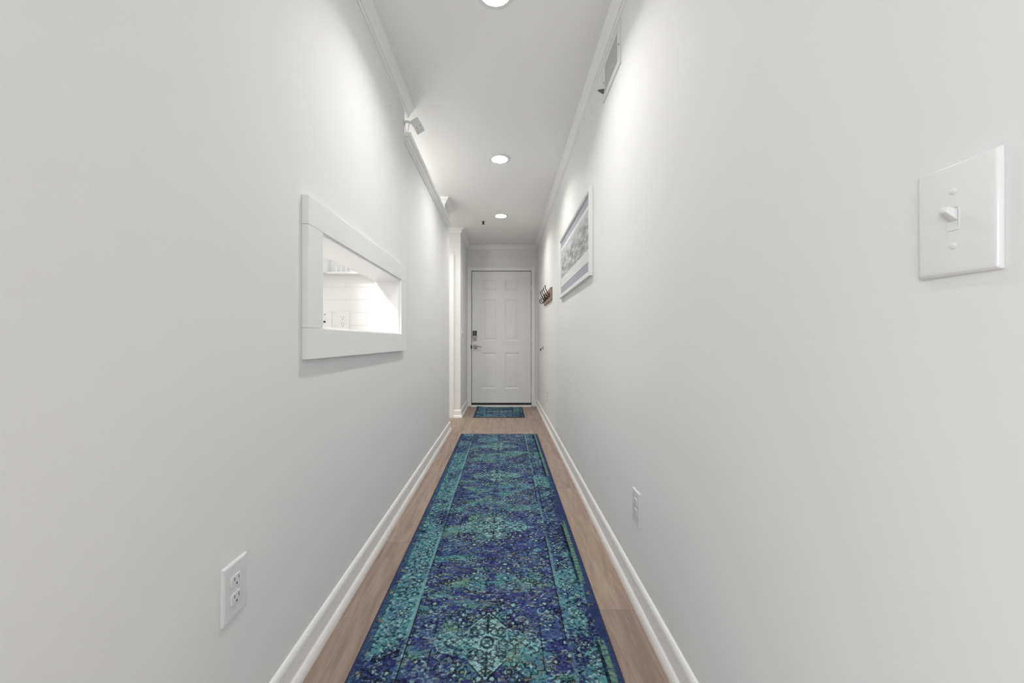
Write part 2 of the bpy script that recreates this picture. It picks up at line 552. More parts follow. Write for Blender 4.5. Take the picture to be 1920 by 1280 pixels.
def panel_leaf(x0, x1, z0, z1, yf, t, panels):
    """door leaf facing -Y with raised panels"""
    mb = MB(); bm = mb.bm
    xs = sorted({x0, x1, *[q for p in panels for q in p[:2]]})
    zs = sorted({z0, z1, *[q for p in panels for q in p[2:]]})
    V = {}
    def vv(x, y, z):
        k = (round(x, 5), round(y, 5), round(z, 5))
        if k not in V: V[k] = bm.verts.new((x, y, z))
        return V[k]
    for i in range(len(xs) - 1):
        for j in range(len(zs) - 1):
            cx, cz = (xs[i] + xs[i + 1]) / 2, (zs[j] + zs[j + 1]) / 2
            if any(p[0] < cx < p[1] and p[2] < cz < p[3] for p in panels): continue
            bm.faces.new((vv(xs[i], yf, zs[j]), vv(xs[i + 1], yf, zs[j]), vv(xs[i + 1], yf, zs[j + 1]), vv(xs[i], yf, zs[j + 1])))
    for p in panels:
        prev = None
        for ins, dy in ((0, 0), (.006, .0035), (.016, .0085), (.024, .0090), (.046, .0030), (.050, .0026)):
            r = [vv(p[0] + ins, yf + dy, p[2] + ins), vv(p[1] - ins, yf + dy, p[2] + ins), vv(p[1] - ins, yf + dy, p[3] - ins), vv(p[0] + ins, yf + dy, p[3] - ins)]
            if prev:
                for k in range(4):
                    l = (k + 1) % 4
                    bm.faces.new((prev[k], prev[l], r[l], r[k]))
            prev = r
        bm.faces.new(prev)
    c = [(x0, z0), (x1, z0), (x1, z1), (x0, z1)]
    for k in range(4):
        a, b_ = c[k], c[(k + 1) % 4]
        bm.faces.new((bm.verts.new((a[0], yf, a[1])), bm.verts.new((b_[0], yf, b_[1])), bm.verts.new((b_[0], yf + t, b_[1])), bm.verts.new((a[0], yf + t, a[1]))))
    bm.faces.new([bm.verts.new((a[0], yf + t, a[1])) for a in c])
    return mb


pans = []
for xx in ((-.3365, -.1216), (.0057, .2255)):
    for zz in ((1.763, 1.926), (.996, 1.626), (.268, .815)):
        pans.append((*xx, *zz))
door = bpy.data.objects.new('door_1', None); COL.objects.link(door)
struct(door, 'white six-panel entry door with keypad lock and lever handle', 'door')
door['label'] = 'white six-panel entry door at the end of the hallway'
panel_leaf(DX0 + .008, DX1 - .004, .052, DZ1 - .008, YE + .004, .044, pans).build('door_leaf', M_door, door)
m = MB(); m.box(DX0 + .003, DX1 - .003, YE - .004, YE + .049, .0225, .052)
m.build('door_sweep', M_rubber, door)['label'] = 'black rubber sweep'
YF = YE + .004
# keypad deadbolt
lx = -.4505
m = MB(); m.box(lx - .030, lx + .030, YF - .026, YF, 1.004, 1.150)
dead = m.build('deadbolt', M_nickel, door, bevel=.006); dead['label'] = 'satin nickel keypad deadbolt'
m = MB(); m.box(lx - .028, lx + .028, YF - .031, YF - .026, 1.074, 1.147)
m.build('keypad', M_black, dead, bevel=.002)['label'] = 'black keypad screen'
m = MB(); m.box(lx - .002, lx + .002, YF - .0325, YF - .031, 1.078, 1.146)
m.build('screen_seam', M_nickel, dead)
m = MB(); m.lathe([(.021, 0), (.021, -.006), (.017, -.009)], (lx, YF - .026, 1.040), 'Y', 24)
m.build('lock_collar', M_nickel, dead, smooth=True)
m = MB(); m.box(lx - .005, lx + .005, YF - .050, YF - .034, 1.024, 1.056)
m.build('thumb_turn', M_nickel, dead, bevel=.003)
# lever
hz = .904
m = MB(); m.lathe([(.0335, 0), (.0335, -.004), (.030, -.009), (.015, -.012), (.012, -.016), (.012, -.045)], (lx + .004, YF, hz), 'Y', 28)
hd = m.build('handle', M_nickel, door, smooth=True); hd['label'] = 'satin nickel lever handle'
pts = []
for i in range(15):
    t = i / 14
    pts.append((lx + .004 + .104 * t, YF - .046 - .006 * math.sin(PI * t), hz + .002 + .010 * math.sin(PI * t * 1.05) - .006 * t + (.004 if i == 14 else 0)))
m = MB(); m.tube(pts, [.0115, .0105, .010, .0092, .0085, .008, .0078, .0075, .0073, .0072, .007, .0068, .0066, .006, .004], 12)
m.build('lever', M_nickel, hd, smooth=True)
m = MB(); m.box(DX0 - .010, DX0 + .004, YE - .0185, YE - .002, hz - .028, hz + .028)
m.build('strike_plate', M_bronze, door, bevel=.002)['label'] = 'dark strike plate in the jamb'
for z in (1.80, 1.03, .23):
    m = MB(); m.lathe([(.0065, 0), (.0065, .09)], (DX1 - .001, YF - .010, z - .045), 'Z', 14)
    hg = m.build('hinge', M_white_metal, door, smooth=True)
    m = MB(); m.lathe([(.0045, 0), (.0045, .004)], (DX1 - .001, YF - .010, z + .045), 'Z', 12)
    m.build('hinge_pin', M_steel, hg)

# side door, seen only as its casing
m = MB()
m.box(-.716, -.655, Y_STUB - .016, Y_STUB, 0, 2.100)
m.box(-1.585, -1.524, Y_STUB - .016, Y_STUB, 0, 2.100)
m.box(-1.524, -.716, Y_STUB - .016, Y_STUB, 2.040, 2.100)
struct(m.build('trim_7', M_trim, bevel=.002), 'white casing of the side doorway past the left wall', 'door casing')
pans2 = []
for xx in ((-1.44, -1.17), (-1.07, -.80)):
    for zz in ((1.763, 1.926), (.996, 1.626), (.268, .815)): pans2.append((*xx, *zz))
d2 = bpy.data.objects.new('door_2', None); COL.objects.link(d2)
struct(d2, 'white side door inside the casing past the left wall', 'door')
panel_leaf(-1.518, -.722, .012, 2.04, Y_STUB + .02, .04, pans2).build('door_leaf', M_door, d2)

# pass-through frame
FY0, FY1, FZ0, FZ1 = 1.183, 2.348, .931, 1.427
ft = .0205
win = bpy.data.objects.new('window_1', None); COL.objects.link(win)
struct(win, 'white framed pass-through opening in the left wall looking into the kitchen', 'pass-through')
m = MB(); m.box(XL, XL + ft, FY0, FY1, 1.338, FZ1); m.build('top_board', M_frame, win, bevel=.0015)
m = MB(); m.box(XL, XL + ft + .001, FY0, FY1 + .004, FZ0, 1.026); m.build('bottom_board', M_frame, win, bevel=.0015)
for a, b_ in ((FY0, PT['y0']), (PT['y1'], FY1)):
    m = MB(); m.box(XL, XL + ft, a, b_, 1.0265, 1.3375); m.build('side_board', M_frame, win, bevel=.0015)
m = MB()
jt = .006
m.box(xa - .004, XL + .015, PT['y0'], PT['y1'], PT['z1'] - jt - .002, PT['z1'])
m.box(xa - .004, XL + .006, PT['y0'], PT['y0'] + jt, PT['z0'], PT['z1'] - jt)
m.box(xa - .004, XL + .006, PT['y1'] - jt, PT['y1'], PT['z0'], PT['z1'] - jt)
m.build('jamb_lining', M_frame, win)
m = MB(); m.box(xa - .012, XL + .010, PT['y0'] + jt, PT['y1'] - jt, PT['z0'] + .0005, PT['z0'] + .006)
m.build('sill', M_frame, win, bevel=.001)

# ------------------------------------------------------------------ ceiling lights
def downlight(y, x, label):
    t = thing('recessed_ceiling_light', label, 'ceiling light', (x, y, ZC), 0, 'round recessed lights along the hallway ceiling')
    m = MB(); m.lathe([(.063, -.001), (.063, -.006), (.070, -.0075), (.084, -.004), (.087, 0)], n=48, cap=False)
    m.build('trim_ring', M_white_metal, t, smooth=True)
    m = MB(); m.lathe([(.0632, -.0005), (.0632, -.0052), (.045, -.0075), (.02, -.0085), (.004, -.0088)], n=48)
    m.build('lens', M_lens, t, smooth=True)
    b = lamp('beam', (0, 0, -.0105), .115, DOWNBEAM, (1.0, 0.985, 0.96))
    b.data.spread = math.radians(BEAM_SPREAD)
    b.parent = t
    return t


d = downlight(1.650, -.038, 'lit round recessed ceiling light cut off by the top edge of the photo')
copy_tree(d, (-.039, 3.157, ZC), 0, 'lit round recessed ceiling light in the middle of the row of three')
copy_tree(d, (-.043, 4.585, ZC), 0, 'lit round recessed ceiling light nearest the entry door')

# sprinkler
t = thing('fire_sprinkler', 'tiny dark fire sprinkler on the ceiling beside the far light', 'sprinkler', (-.258, 4.785, ZC))
m = MB(); m.lathe([(.030, 0), (.030, -.003), (.014, -.006), (.011, -.008)], n=24); m.build('cover_plate', M_white_metal, t, smooth=True)
m = MB(); m.lathe([(.013, -.008), (.011, -.018), (.006, -.022), (.005, -.034)], n=16); m.build('body', M_bronze, t, smooth=True)
m = MB()
for s in (-1, 1): m.tube([(s * .008, 0, -.018), (s * .011, 0, -.027), (s * .003, 0, -.037)], .0022, 8)
m.build('frame_arms', M_bronze, t)
m = MB(); m.lathe([(.014, -.037), (.014, -.040), (.004, -.042)], n=16); m.build('deflector', M_bronze, t)

# ------------------------------------------------------------------ electrical plates
ROT_L, ROT_R, ROT_C = -PI / 2, PI / 2, PI      # faces +X, -X, -Y


def outlet(loc, rz, label, w=.078, h=.124):
    t = thing('power_outlet', label, 'outlet', loc, rz, 'white duplex power outlets')
    m = MB(); m.frustum(w, h, .0065, .005); m.build('cover_plate', M_plate, t)
    for zc in (.0195, -.0195):
        mb = MB()
        out = []
        n = 28
        for i in range(n):
            a = 2 * PI * i / n
            out.append((max(-.0170, min(.0170, .0185 * math.cos(a))), max(-.0135, min(.0135, .0185 * math.sin(a)))))
        lo = [mb.bm.verts.new((x, .006, zc + z)) for x, z in out]
        hi = [mb.bm.verts.new((x * .96, .0085, zc + z * .96)) for x, z in out]
        for i in range(n):
            j = (i + 1) % n
            mb.bm.faces.new((lo[i], lo[j], hi[j], hi[i]))
        mb.bm.faces.new(hi)
        f = mb.build('receptacle', M_face, t)
        m = MB()
        m.box(-.0078, -.0056, .0083, .0088, zc + .0005, zc + .0085)
        m.box(.0056, .0078, .0083, .0088, zc + .0015, zc + .0085)
        m.lathe([(.0026, 0), (.0026, .0005)], (0, .0083, zc - .0065), 'Y', 14)
        m.build('slots', M_slot, f)
    m = MB(); m.lathe([(.003, 0), (.003, .001), (.0015, .0016)], (0, .0063, 0), 'Y', 16)
    m.build('screw', M_plate, t, smooth=True)
    return t


o1 = outlet((XL, .884, .432), ROT_L, 'white duplex power outlet low on the left wall')
copy_tree(o1, (XR, 1.490, .361), ROT_R, 'white duplex power outlet low on the right wall, the nearer one')
copy_tree(o1, (XR, 4.57, .350), ROT_R, 'small white power outlet low on the right wall near the entry door')
copy_tree(o1, (-.936, 2.29, 1.101), ROT_C, 'white duplex power outlet on the kitchen tiles behind the pass-through')

t = thing('cable_plate', 'white wall plate with dark round jack left of the kitchen outlet', 'wall plate', (-1.040, 2.29, 1.099), ROT_C)
m = MB(); m.frustum(.078, .122, .0065, .005); m.build('cover_plate', M_plate, t)
m = MB(); m.lathe([(.0055, .006), (.0055, .013), (.002, .0132)], axis='Y', n=18); m.build('jack', M_black, t)['label'] = 'black round jack'
for zc in (.042, -.041):
    m = MB(); m.lathe([(.0038, 0), (.0038, .0015), (.002, .002)], (0, .0063, zc), 'Y', 16); m.build('screw', M_steel, t)


def toggle_switch(loc, rz, label, w=.079, h=.124, gangs=(0,)):
    t = thing('light_switch', label, 'light switch', loc, rz, None)
    m = MB(); m.frustum(w, h, .0075, .006)
    pl = m.build('cover_plate', M_plate, t, bevel=.0012, smooth=True)
    for gx in gangs:
        m = MB()
        # raised rim around the toggle slot
        m.box(gx - .0060, gx + .0060, .007, .0083, .0120, .0128)
        m.box(gx - .0060, gx + .0060, .007, .0083, -.0128, -.0120)
        m.box(gx - .0060, gx - .0052, .007, .0083, -.0120, .0120)
        m.box(gx + .0052, gx + .0060, .007, .0083, -.0120, .0120)
        m.build('slot_rim', M_face, t)
        m = MB(); bm = m.bm
        a = [bm.verts.new(p) for p in ((gx - .0047, .007, -.0035), (gx + .0047, .007, -.0035), (gx + .0047, .007, .0095), (gx - .0047, .007, .0095))]
        b_ = [bm.verts.new(p) for p in ((gx - .0036, .0195, .0065), (gx + .0036, .0195, .0065), (gx + .0036, .0185, .0125), (gx - .0036, .0185, .0125))]
        bm.faces.new(a); bm.faces.new(b_)
        for i in range(4):
            j = (i + 1) % 4
            bm.faces.new((a[i], a[j], b_[j], b_[i]))
        m.build('toggle', M_plate, t, bevel=.0010, smooth=True)
        for zc in (.030, -.030):
            m = MB(); m.lathe([(.0034, 0), (.0034, .0010), (.002, .0016)], (gx, .0073, zc), 'Y', 18)
            sc_ = m.build('screw', M_plate, t, smooth=True)
            m = MB(); m.box(gx - .0027, gx + .0027, .0087, .00895, zc - .0004, zc + .0004)
            m.build('screw_slot', M_face, sc_)
    return t


toggle_switch((XR, .4340, 1.120), ROT_R, 'large glossy white toggle light switch on the near right wall')
toggle_switch((XS, 5.245, 1.105), ROT_L, 'small white double light switch on the short wall left of the entry door', w=.118, h=.116, gangs=(-.023, .023))

# ------------------------------------------------------------------ air vent on the right wall
VY0, VY1, VZ0, VZ1 = 1.692, 1.985, 2.182, 2.372
t = thing('air_vent', 'white wall air vent with vertical louvres under the right crown moulding', 'air vent', (XR, (VY0 + VY1) / 2, (VZ0 + VZ1) / 2), ROT_R)
W, H = VY1 - VY0, VZ1 - VZ0
iw, ih = .105, .064
m = MB()
for (x0, x1, z0, z1) in ((-W / 2, -iw, -H / 2, H / 2), (iw, W / 2, -H / 2, H / 2), (-iw, iw, ih, H / 2), (-iw, iw, -H / 2, -ih)):
    m.box(x0, x1, 0, .006, z0, z1)
m.build('frame', M_white_metal, t)
m = MB(); m.box(-iw, iw, -.0, .0012, -ih, ih); m.build('duct_shade_panel', M_duct_shade, t)['label'] = 'flat grey panel coloured as the shaded duct'
for i in range(19):
    x = -iw + .008 + i * (2 * iw - .016) / 18
    m = MB(); bm = m.bm
    q = [(x - .0010, .0015), (x + .0004, .0015), (x + .0012, .0058), (x - .0002, .0058)]
    lo = [bm.verts.new((a, b_, -ih + .001)) for a, b_ in q]; hi = [bm.verts.new((a, b_, ih - .001)) for a, b_ in q]
    bm.faces.new(lo); bm.faces.new(hi)
    for k in range(4):
        l = (k + 1) % 4
        bm.faces.new((lo[k], lo[l], hi[l], hi[k]))
    m.build('louvre', M_louvre, t)
m = MB(); m.tube([(W / 2 - .014, .006, -.044), (W / 2 - .016, .018, -.043), (W / 2 - .018, .036, -.041)], [.012, .009, .003], 8)
m.build('damper_lever', M_steel, t, smooth=True)['label'] = 'grey damper lever'
for sx in (-1, 1):
    m = MB(); m.lathe([(.004, 0), (.004, .001), (.002, .002)], (sx * (W / 2 - .018), .006, -.005), 'Y', 14); m.build('screw', M_steel, t)

# ------------------------------------------------------------------ framed picture
PY0, PY1, PZ0, PZ1 = 2.235, 3.462, 1.360, 1.872
t = thing('framed_picture', 'wide white framed grey landscape print on the right wall', 'picture', (XR, (PY0 + PY1) / 2, PZ0), ROT_R)
W, H, fw, fd = PY1 - PY0, PZ1 - PZ0, .030, .022
mb = MB(); bm = mb.bm
prof = [(0, .001), (0, fd), (fw * .75, fd), (fw, fd * .72), (fw, .001)]
rings = []
for (cx, cz, sx, sz) in ((-W / 2, 0, 1, 1), (W / 2, 0, -1, 1), (W / 2, H, -1, -1), (-W / 2, H, 1, -1)):
    rings.append([bm.verts.new((cx + sx * o, y, cz + sz * o)) for o, y in prof])
for k in range(4):
    r0, r1 = rings[k], rings[(k + 1) % 4]
    for i in range(len(prof)):
        j = (i + 1) % len(prof)
        bm.faces.new((r0[i], r0[j], r1[j], r1[i]))
mb.build('frame', M_pframe, t)
b0, b1 = .030, H - .027
m = MB(); m.box(-W / 2 + fw, W / 2 - fw, .002, .008, b0, b1)
m.build('mat_board', M_lav, t)['label'] = 'lavender grey mat board'
m = MB(); m.box(-W / 2 + fw + .012, W / 2 - fw - .012, .008, .0095, b0 + .064, b1 - .060)
m.build('inner_mat', M_wmat, t)['label'] = 'white inner mat'
m = MB(); m.box(-W / 2 + fw + .030, W / 2 - fw - .030, .0095, .0102, b0 + .138, b1 - .085)
m.build('landscape_print', M_print, t)['label'] = 'blurry grey green landscape print'

# ------------------------------------------------------------------ coat rack
RY0, RY1 = 4.13, 4.87
t = thing('coat_rack', 'brown wooden coat rack with dark metal hooks on the right wall', 'coat rack', (XR, (RY0 + RY1) / 2, 1.490), ROT_R)
L_ = (RY1 - RY0)
m = MB(); m.box(-L_ / 2, L_ / 2, 0, .018, -.066, .066); m.build('backboard', M_rackwood, t, bevel=.003)
for k in range(4):
    x = -L_ / 2 + .080 + k * (L_ - .22) / 3
    m = MB(); m.box(x - .010, x + .010, .018, .022, -.032, .030)
    hk = m.build('hook', M_bronze, t, bevel=.001)
    m = MB()
    up = [(x, .022, -.004), (x, .034, .004), (x, .046, .022), (x, .058, .046), (x, .066, .064), (x, .068, .082), (x, .068, .094)]
    m.tube(up, [.0052, .0050, .0045, .0042, .0042, .0050, .0060], 10)
    m.build('upper_prong', M_bronze, hk, smooth=True)
    m = MB()
    lo = [(x, .022, -.014), (x, .032, -.020)]
    for i in range(9):
        a = -PI * .95 + i * (PI * .95) / 8
        lo.append((x, .055 + .022 * math.cos(a), -.026 + .026 * math.sin(a)))
    lo.append((x, .078, -.012)); lo.append((x, .078, -.002))
    m.tube(lo, [.005, .0046] + [.0044] * 9 + [.0052, .006], 10)
    m.build('lower_prong', M_bronze, hk, smooth=True)

# wall door stop
t = thing('door_stop', 'small grey metal door stop on the right wall beside the entry door', 'door stop', (XR, 5.10, .902), ROT_R)
m = MB(); m.lathe([(.022, 0), (.022, .004), (.010, .008), (.007, .012)], axis='Y', n=20); m.build('base', M_nickel, t, smooth=True)
m = MB(); m.tube([(0, .010, 0), (0, .020, -.003), (.002, .028, -.008), (.003, .033, -.014)], [.006, .006, .007, .007], 10); m.build('arm', M_steel, t, smooth=True)
m = MB(); m.lathe([(.009, -.014), (.010, 0), (.006, .004)], (.003, .034, -.018), 'Z', 14); m.build('bumper', M_bronze, t, smooth=True)

# ------------------------------------------------------------------ spotlight at the end of the near crown
t = thing('wall_spotlight', 'small white adjustable spotlight on the left wall above the ledge', 'spotlight', (XL, 2.378, 2.303), ROT_L)
# local x = -world y, local y = world x
m = MB(); m.lathe([(.016, 0), (.016, .006), (.011, .009)], axis='Y', n=24); mt = m.build('mount', M_white_metal, t, smooth=True)
m = MB(); m.lathe([(.004, 0), (.004, .0015)], (.008, .008, -.004), 'Y', 10); m.build('screw', M_steel, mt)
m = MB(); m.tube([(0, .006, .006), (0, .022, .005), (0, .046, -.002), (0, .058, -.008)], .0075, 12); m.build('arm', M_white_metal, t, smooth=True)
m = MB(); m.lathe([(.008, -.008), (.008, .008)], (0, .058, -.004), 'X', 16); m.build('knuckle', M_white_metal, t, smooth=True)
mb = MB(); mb.box(-.028, .028, -.026, .026, -.033, .033)
hd = mb.build('lamp_head', M_white_metal, t, bevel=.004, loc=(0, .083, -.020), rot=(math.radians(32), 0, 0))
for yy in (-.012, .010):
    m = MB(); m.lathe([(.0030, 0), (.0030, .0012)], (.028, yy, -.024), 'X', 10); m.build('screw', M_steel, hd)
pts = []
for i in range(13):
    a = i / 12
    pts.append((.004, .008 + .026 * a, -.008 - .056 * math.sin(PI * a) ** .8))
m = MB(); m.tube(pts, .0022, 8); m.build('cord', M_white_metal, t, smooth=True)

# ------------------------------------------------------------------ kitchen pieces behind the pass-through
t = thing('upper_cabinet', 'white upper kitchen cabinet at the left inside the pass-through', 'cabinet', (-1.31, 2.12, 1.372))
m = MB(); m.box(-.30, .30, -.15, .17, 0, .72); m.build('body', M_cab, t, bevel=.002)
for s in (-1, 1):
    m = MB(); m.box(s * .15 - .147, s * .15 + .147, -.170, -.151, .004, .716)
    dr = m.build('door', M_cab, t, bevel=.002)
    m = MB(); m.lathe([(.006, 0), (.006, -.012), (.012, -.018), (.010, -.026)], (s * .03, -.170, .06), 'Y', 16); m.build('knob', M_nickel, dr, smooth=True)
t = thing('kitchen_shelf', 'small white peg shelf on the tiles above the kitchen outlet', 'shelf', (-.875, 2.29, 1.370))
m = MB(); m.box(-.134, .134, -.050, 0, 0, .012); m.build('shelf_board', M_cab, t, bevel=.002)
for k in range(8):
    m = MB(); m.lathe([(.0055, .012), (.0055, .040), (.003, .045)], (-.085 + k * .0285, -.040, 0), 'Z', 14); m.build('peg', M_cab, t, smooth=True)

# ------------------------------------------------------------------ rugs
def lin(c):
    c = np.array(c, float) / 255
    return np.where(c <= .04045, c / 12.92, ((c + .055) / 1.055) ** 2.4)


RUG_SAT, RUG_GAIN = 0.97, 1.06


def rug_pattern(width, length, res, period, v0, seed, field_half, quarter_seed=5):
    """colour grid [ny, nx, 3] (linear); v0 = distance of the first medallion from the near end"""
    rs = np.random.RandomState(seed)
    nx, ny = int(round(width / res)) + 1, int(round(length / res)) + 1
    x = np.linspace(-width / 2, width / 2, nx)[None, :].repeat(ny, 0)
    y = np.linspace(0, length, ny)[:, None].repeat(nx, 1)

    def noise(sx, sy, oct_=3, s=0):
        r = np.random.RandomState(seed * 31 + s)
        out = np.zeros((ny, nx)); amp = 1; tot = 0
        for o in range(oct_):
            gx, gy = int(width / sx) + 4, int(length / sy) + 4
            g = r.rand(gy, gx)
            fx = (x + width / 2) / sx + .37; fy = y / sy + .21
            ix = fx.astype(int); iy = fy.astype(int)
            tx = fx - ix; ty = fy - iy
            tx = tx * tx * (3 - 2 * tx); ty = ty * ty * (3 - 2 * ty)
            v = (g[iy, ix] * (1 - tx) + g[iy, ix + 1] * tx) * (1 - ty) + (g[iy + 1, ix] * (1 - tx) + g[iy + 1, ix + 1] * tx) * ty
            out += v * amp; tot += amp; amp *= .55; sx /= 2.1; sy /= 2.1
        return out / tot

    ss = lambda a, b, v: np.clip((v - a) / (b - a), 0, 1) ** 2 * (3 - 2 * np.clip((v - a) / (b - a), 0, 1))
    u = np.abs(x)
    vv = (y - v0 + period / 2) % period - period / 2
    v = np.abs(vv)
    e = width / 2 - u                                # distance from the long edge

    # --- drawn motifs on a quarter tile, mirrored by folding
    q = np.random.RandomState(quarter_seed)
    qr = res
    qx, qy = int(field_half / qr) + 3, int(period / 2 / qr) + 3
    QX, QY = np.meshgrid(np.arange(qx) * qr, np.arange(qy) * qr)
    dark = np.zeros((qy, qx)); light = np.zeros((qy, qx)); gold = np.zeros((qy, qx))

    def ring(cx, cy, r, wd, tgt, asp=1.0, petals=0, pd=.25):
        dx, dy = QX - cx, (QY - cy) * asp
        rr = np.hypot(dx, dy); a = np.arctan2(dy, dx)
        R = r * (1 + pd * np.cos(petals * a)) if petals else r
        tgt[:] = np.maximum(tgt, np.clip(1.3 - np.abs(rr - R) / wd, 0, 1))

    def disc(cx, cy, r, tgt, asp=1.0, petals=0, pd=.3):
        dx, dy = QX - cx, (QY - cy) * asp
        rr = np.hypot(dx, dy); a = np.arctan2(dy, dx)
        R = r * (1 + pd * np.cos(petals * a)) if petals else r
        tgt[:] = np.maximum(tgt, np.clip((R - rr) / .002 + .5, 0, 1))

    def seg(p, q_, wd, tgt):
        p, q_ = np.array(p), np.array(q_)
        d_ = q_ - p; l2 = (d_ ** 2).sum() + 1e-9
        t_ = np.clip(((QX - p[0]) * d_[0] + (QY - p[1]) * d_[1]) / l2, 0, 1)
        ds = np.hypot(QX - p[0] - t_ * d_[0], QY - p[1] - t_ * d_[1])
        tgt[:] = np.maximum(tgt, np.clip(1.3 - ds / wd, 0, 1))

    hp = period / 2
    # scattered blossoms, leaves and scrolls
    for k in range(150):
        cx, cy = q.rand() * field_half, q.rand() * hp
        c = q.rand()
        if c < .30:
            r = .006 + .008 * q.rand()
            ring(cx, cy, r, .0024, dark, petals=q.choice([0, 4, 5, 6])); disc(cx, cy, r * .55, light if q.rand() < .6 else gold)
        elif c < .55:
            a0 = q.rand() * 6.28; r = .010 + .014 * q.rand(); prev = None
            for i in range(9):
                a = a0 + i * .45; rr = r * (1 - i * .07)
                p = (cx + rr * math.cos(a), cy + rr * math.sin(a) * .8)
                if prev: seg(prev, p, .0021, dark if k % 3 else light)
                prev = p
        elif c < .80:
            a = q.rand() * 6.28; l = .008 + .012 * q.rand()
            p2 = (cx + l * math.cos(a), cy + l * math.sin(a))
            seg((cx, cy), p2, .0040, light); seg((cx, cy + .004), (p2[0], p2[1] + .004), .0016, dark)
        else:
            px_, py_ = cx, cy
            for i in range(3):
                seg((px_, py_), (px_ + .012, py_), .0018, dark if k % 2 else gold); seg((px_ + .012, py_), (px_ + .012, py_ + .008), .0018, dark if k % 2 else gold)
                px_ += .012; py_ += .008
    # stepped hexagon round the medallion
    px_, py_ = 0.0, .200
    for i in range(8):
        seg((px_, py_), (px_ + .022, py_), .0022, dark); seg((px_ + .022, py_), (px_ + .022, py_ - .013), .0022, dark)
        seg((px_, py_ + .007), (px_ + .022, py_ + .007), .0020, gold)
        px_ += .022; py_ -= .013
    seg((px_, py_), (px_, 0), .0022, dark)
    # arrow from the side at the half-way line
    px_, py_ = .245, hp - .12
    for i in range(9):
        seg((px_, py_), (px_ - .020, py_), .0020, gold); seg((px_ - .020, py_), (px_ - .020, py_ + .0135), .0020, dark)
        seg((px_, py_ + .006), (px_ - .020, py_ + .006), .0016, dark)
        px_ -= .020; py_ += .0135
    # medallion line work (drawn taller than wide)
    QY = QY / 1.35
    for r, tgt in ((.011, light), (.018, dark), (.026, light)): ring(0, 0, r, .0028, tgt, asp=1.1)
    for cx in (.052, .088, .124):
        ring(cx, 0, .012, .0026, dark, petals=4, asp=1.3); disc(cx, 0, .006, light)
    seg((.0, .100), (.058, .048), .0030, light); seg((.058, .048), (.075, .040), .0030, light)
    seg((.0, .107), (.062, .052), .0020, dark)
    seg((.075, .040), (.150, .028), .0028, light); seg((.150, .028), (.172, 0), .0032, light)
    seg((.0, .030), (.0, .095), .0024, dark)
    for cy in (.042, .062, .082): ring(0, cy, .010, .0026, dark, petals=4, pd=.35); 
    ring(.022, .055, .011, .0026, light, petals=5); ring(.040, .030, .010, .0024, dark, petals=3); disc(.030, .045, .006, light)
    for cx, cy in ((.085, .055), (.115, .048), (.135, .070), (.06, .085), (.03, .118), (.09, .095)):
        ring(cx, cy, .012, .0026, dark, petals=4, pd=.4); disc(cx, cy, .005, light)

    iu = np.clip((u / qr).astype(int), 0, qx - 1); iv = np.clip((v / qr).astype(int), 0, qy - 1)
    D, Lg, G = dark[iv, iu], light[iv, iu], gold[iv, iu]

    # --- colours
    navy = lin((54, 62, 116)); navy2 = lin((38, 50, 92)); blue = lin((74, 102, 142)); teal = lin((86, 145, 149)); pale = lin((152, 192, 192)); sage = lin((110, 146, 120))
    ink = lin((16, 19, 32)); goldc = lin((134, 132, 94))

    def mixc(base, col, k):
        k = np.clip(k, 0, 1)[..., None]
        return base * (1 - k) + col * k

    fine = noise(.006, .006, 2, 11)
    big = noise(.20, .09, 3, 1)
    mid = noise(.05, .03, 3, 2)
    strk = noise(.06, .010, 2, 3)
    sp_ = noise(.010, .0065, 2, 21); sp2 = noise(.010, .007, 2, 22); sp3 = noise(.013, .008, 2, 23)
    # field: teal wear over navy, the drawing mirrored, the fading uneven
    vm = v / 1.35
    chev = .055 + (hp - v) * 1.05
    in_arrow = (u > chev) & (v > hp - .17)
    struct_ = (.085 * ((np.abs(u - chev + .035) < .035) & (v > hp - .18)) - .05 * in_arrow
               - .09 * (v < .16) * (u > .085) * (u > .17 - v) + .14 * (vm < .035 + .02 * (u < .06)) * (u < .172) + .12 * (vm < .112 - u * 1.05))
    spine = (u < .016) * (v > .13)
    T = (big - .5) * .95 + .5 + (mid - .5) * .30 + (strk - .5) * .22 + struct_ - .12 * spine
    Tm = ss(.485, .565, T + (fine - .5) * .25)
    field = mixc(np.broadcast_to(navy, (ny, nx, 3)).copy(), teal, Tm * .92)
    field = mixc(field, sage, ss(.50, .60, noise(.12, .05, 3, 5) + (fine - .5) * .25) * .75 * Tm)
    field = mixc(field, blue, ss(.46, .60, noise(.05, .03, 3, 6) + (fine - .5) * .35) * .55)
    fade = ss(.30, .52, noise(.09, .05, 3, 7) + (fine - .5) * .25)
    med = ((vm < .032) & (u < .165)) | (vm < .108 - u * 1.02)
    field = mixc(field, teal, med * ss(.36, .46, mid + (fine - .5) * .2) * .8)
    core = (np.hypot(u * .75, vm) > .024) & (np.hypot(u * .75, vm) < .034)
    wing = (np.abs(vm - .064) < .026) & (u < .050 - (vm - .04) * .6)
    field = mixc(field, pale, med * ss(.46, .60, sp3) * .55)
    field = mixc(field, pale, (wing * .75 + core * .75 + .5 * ((np.abs(v - .013) < .005) & (u < .15))) * ss(.30, .50, sp3))
    field = mixc(field, navy2, ss(.60, .68, noise(.016, .012, 2, 25)) * med * .8)
    field = mixc(field, goldc, ss(.60, .70, sp3) * .50 * (1 - med) * ss(.42, .58, noise(.15, .06, 2, 24)))
    field = mixc(field, goldc, G * fade * .80)
    field = mixc(field, pale, Lg * np.maximum(.30 + .62 * fade, .85 * med))
    field = mixc(field, ink, ss(.60, .70, sp2) * .72)
    field = mixc(field, pale, ss(.64, .74, sp_) * .55 * (.35 + .65 * ss(.40, .58, noise(.11, .06, 2, 26))))
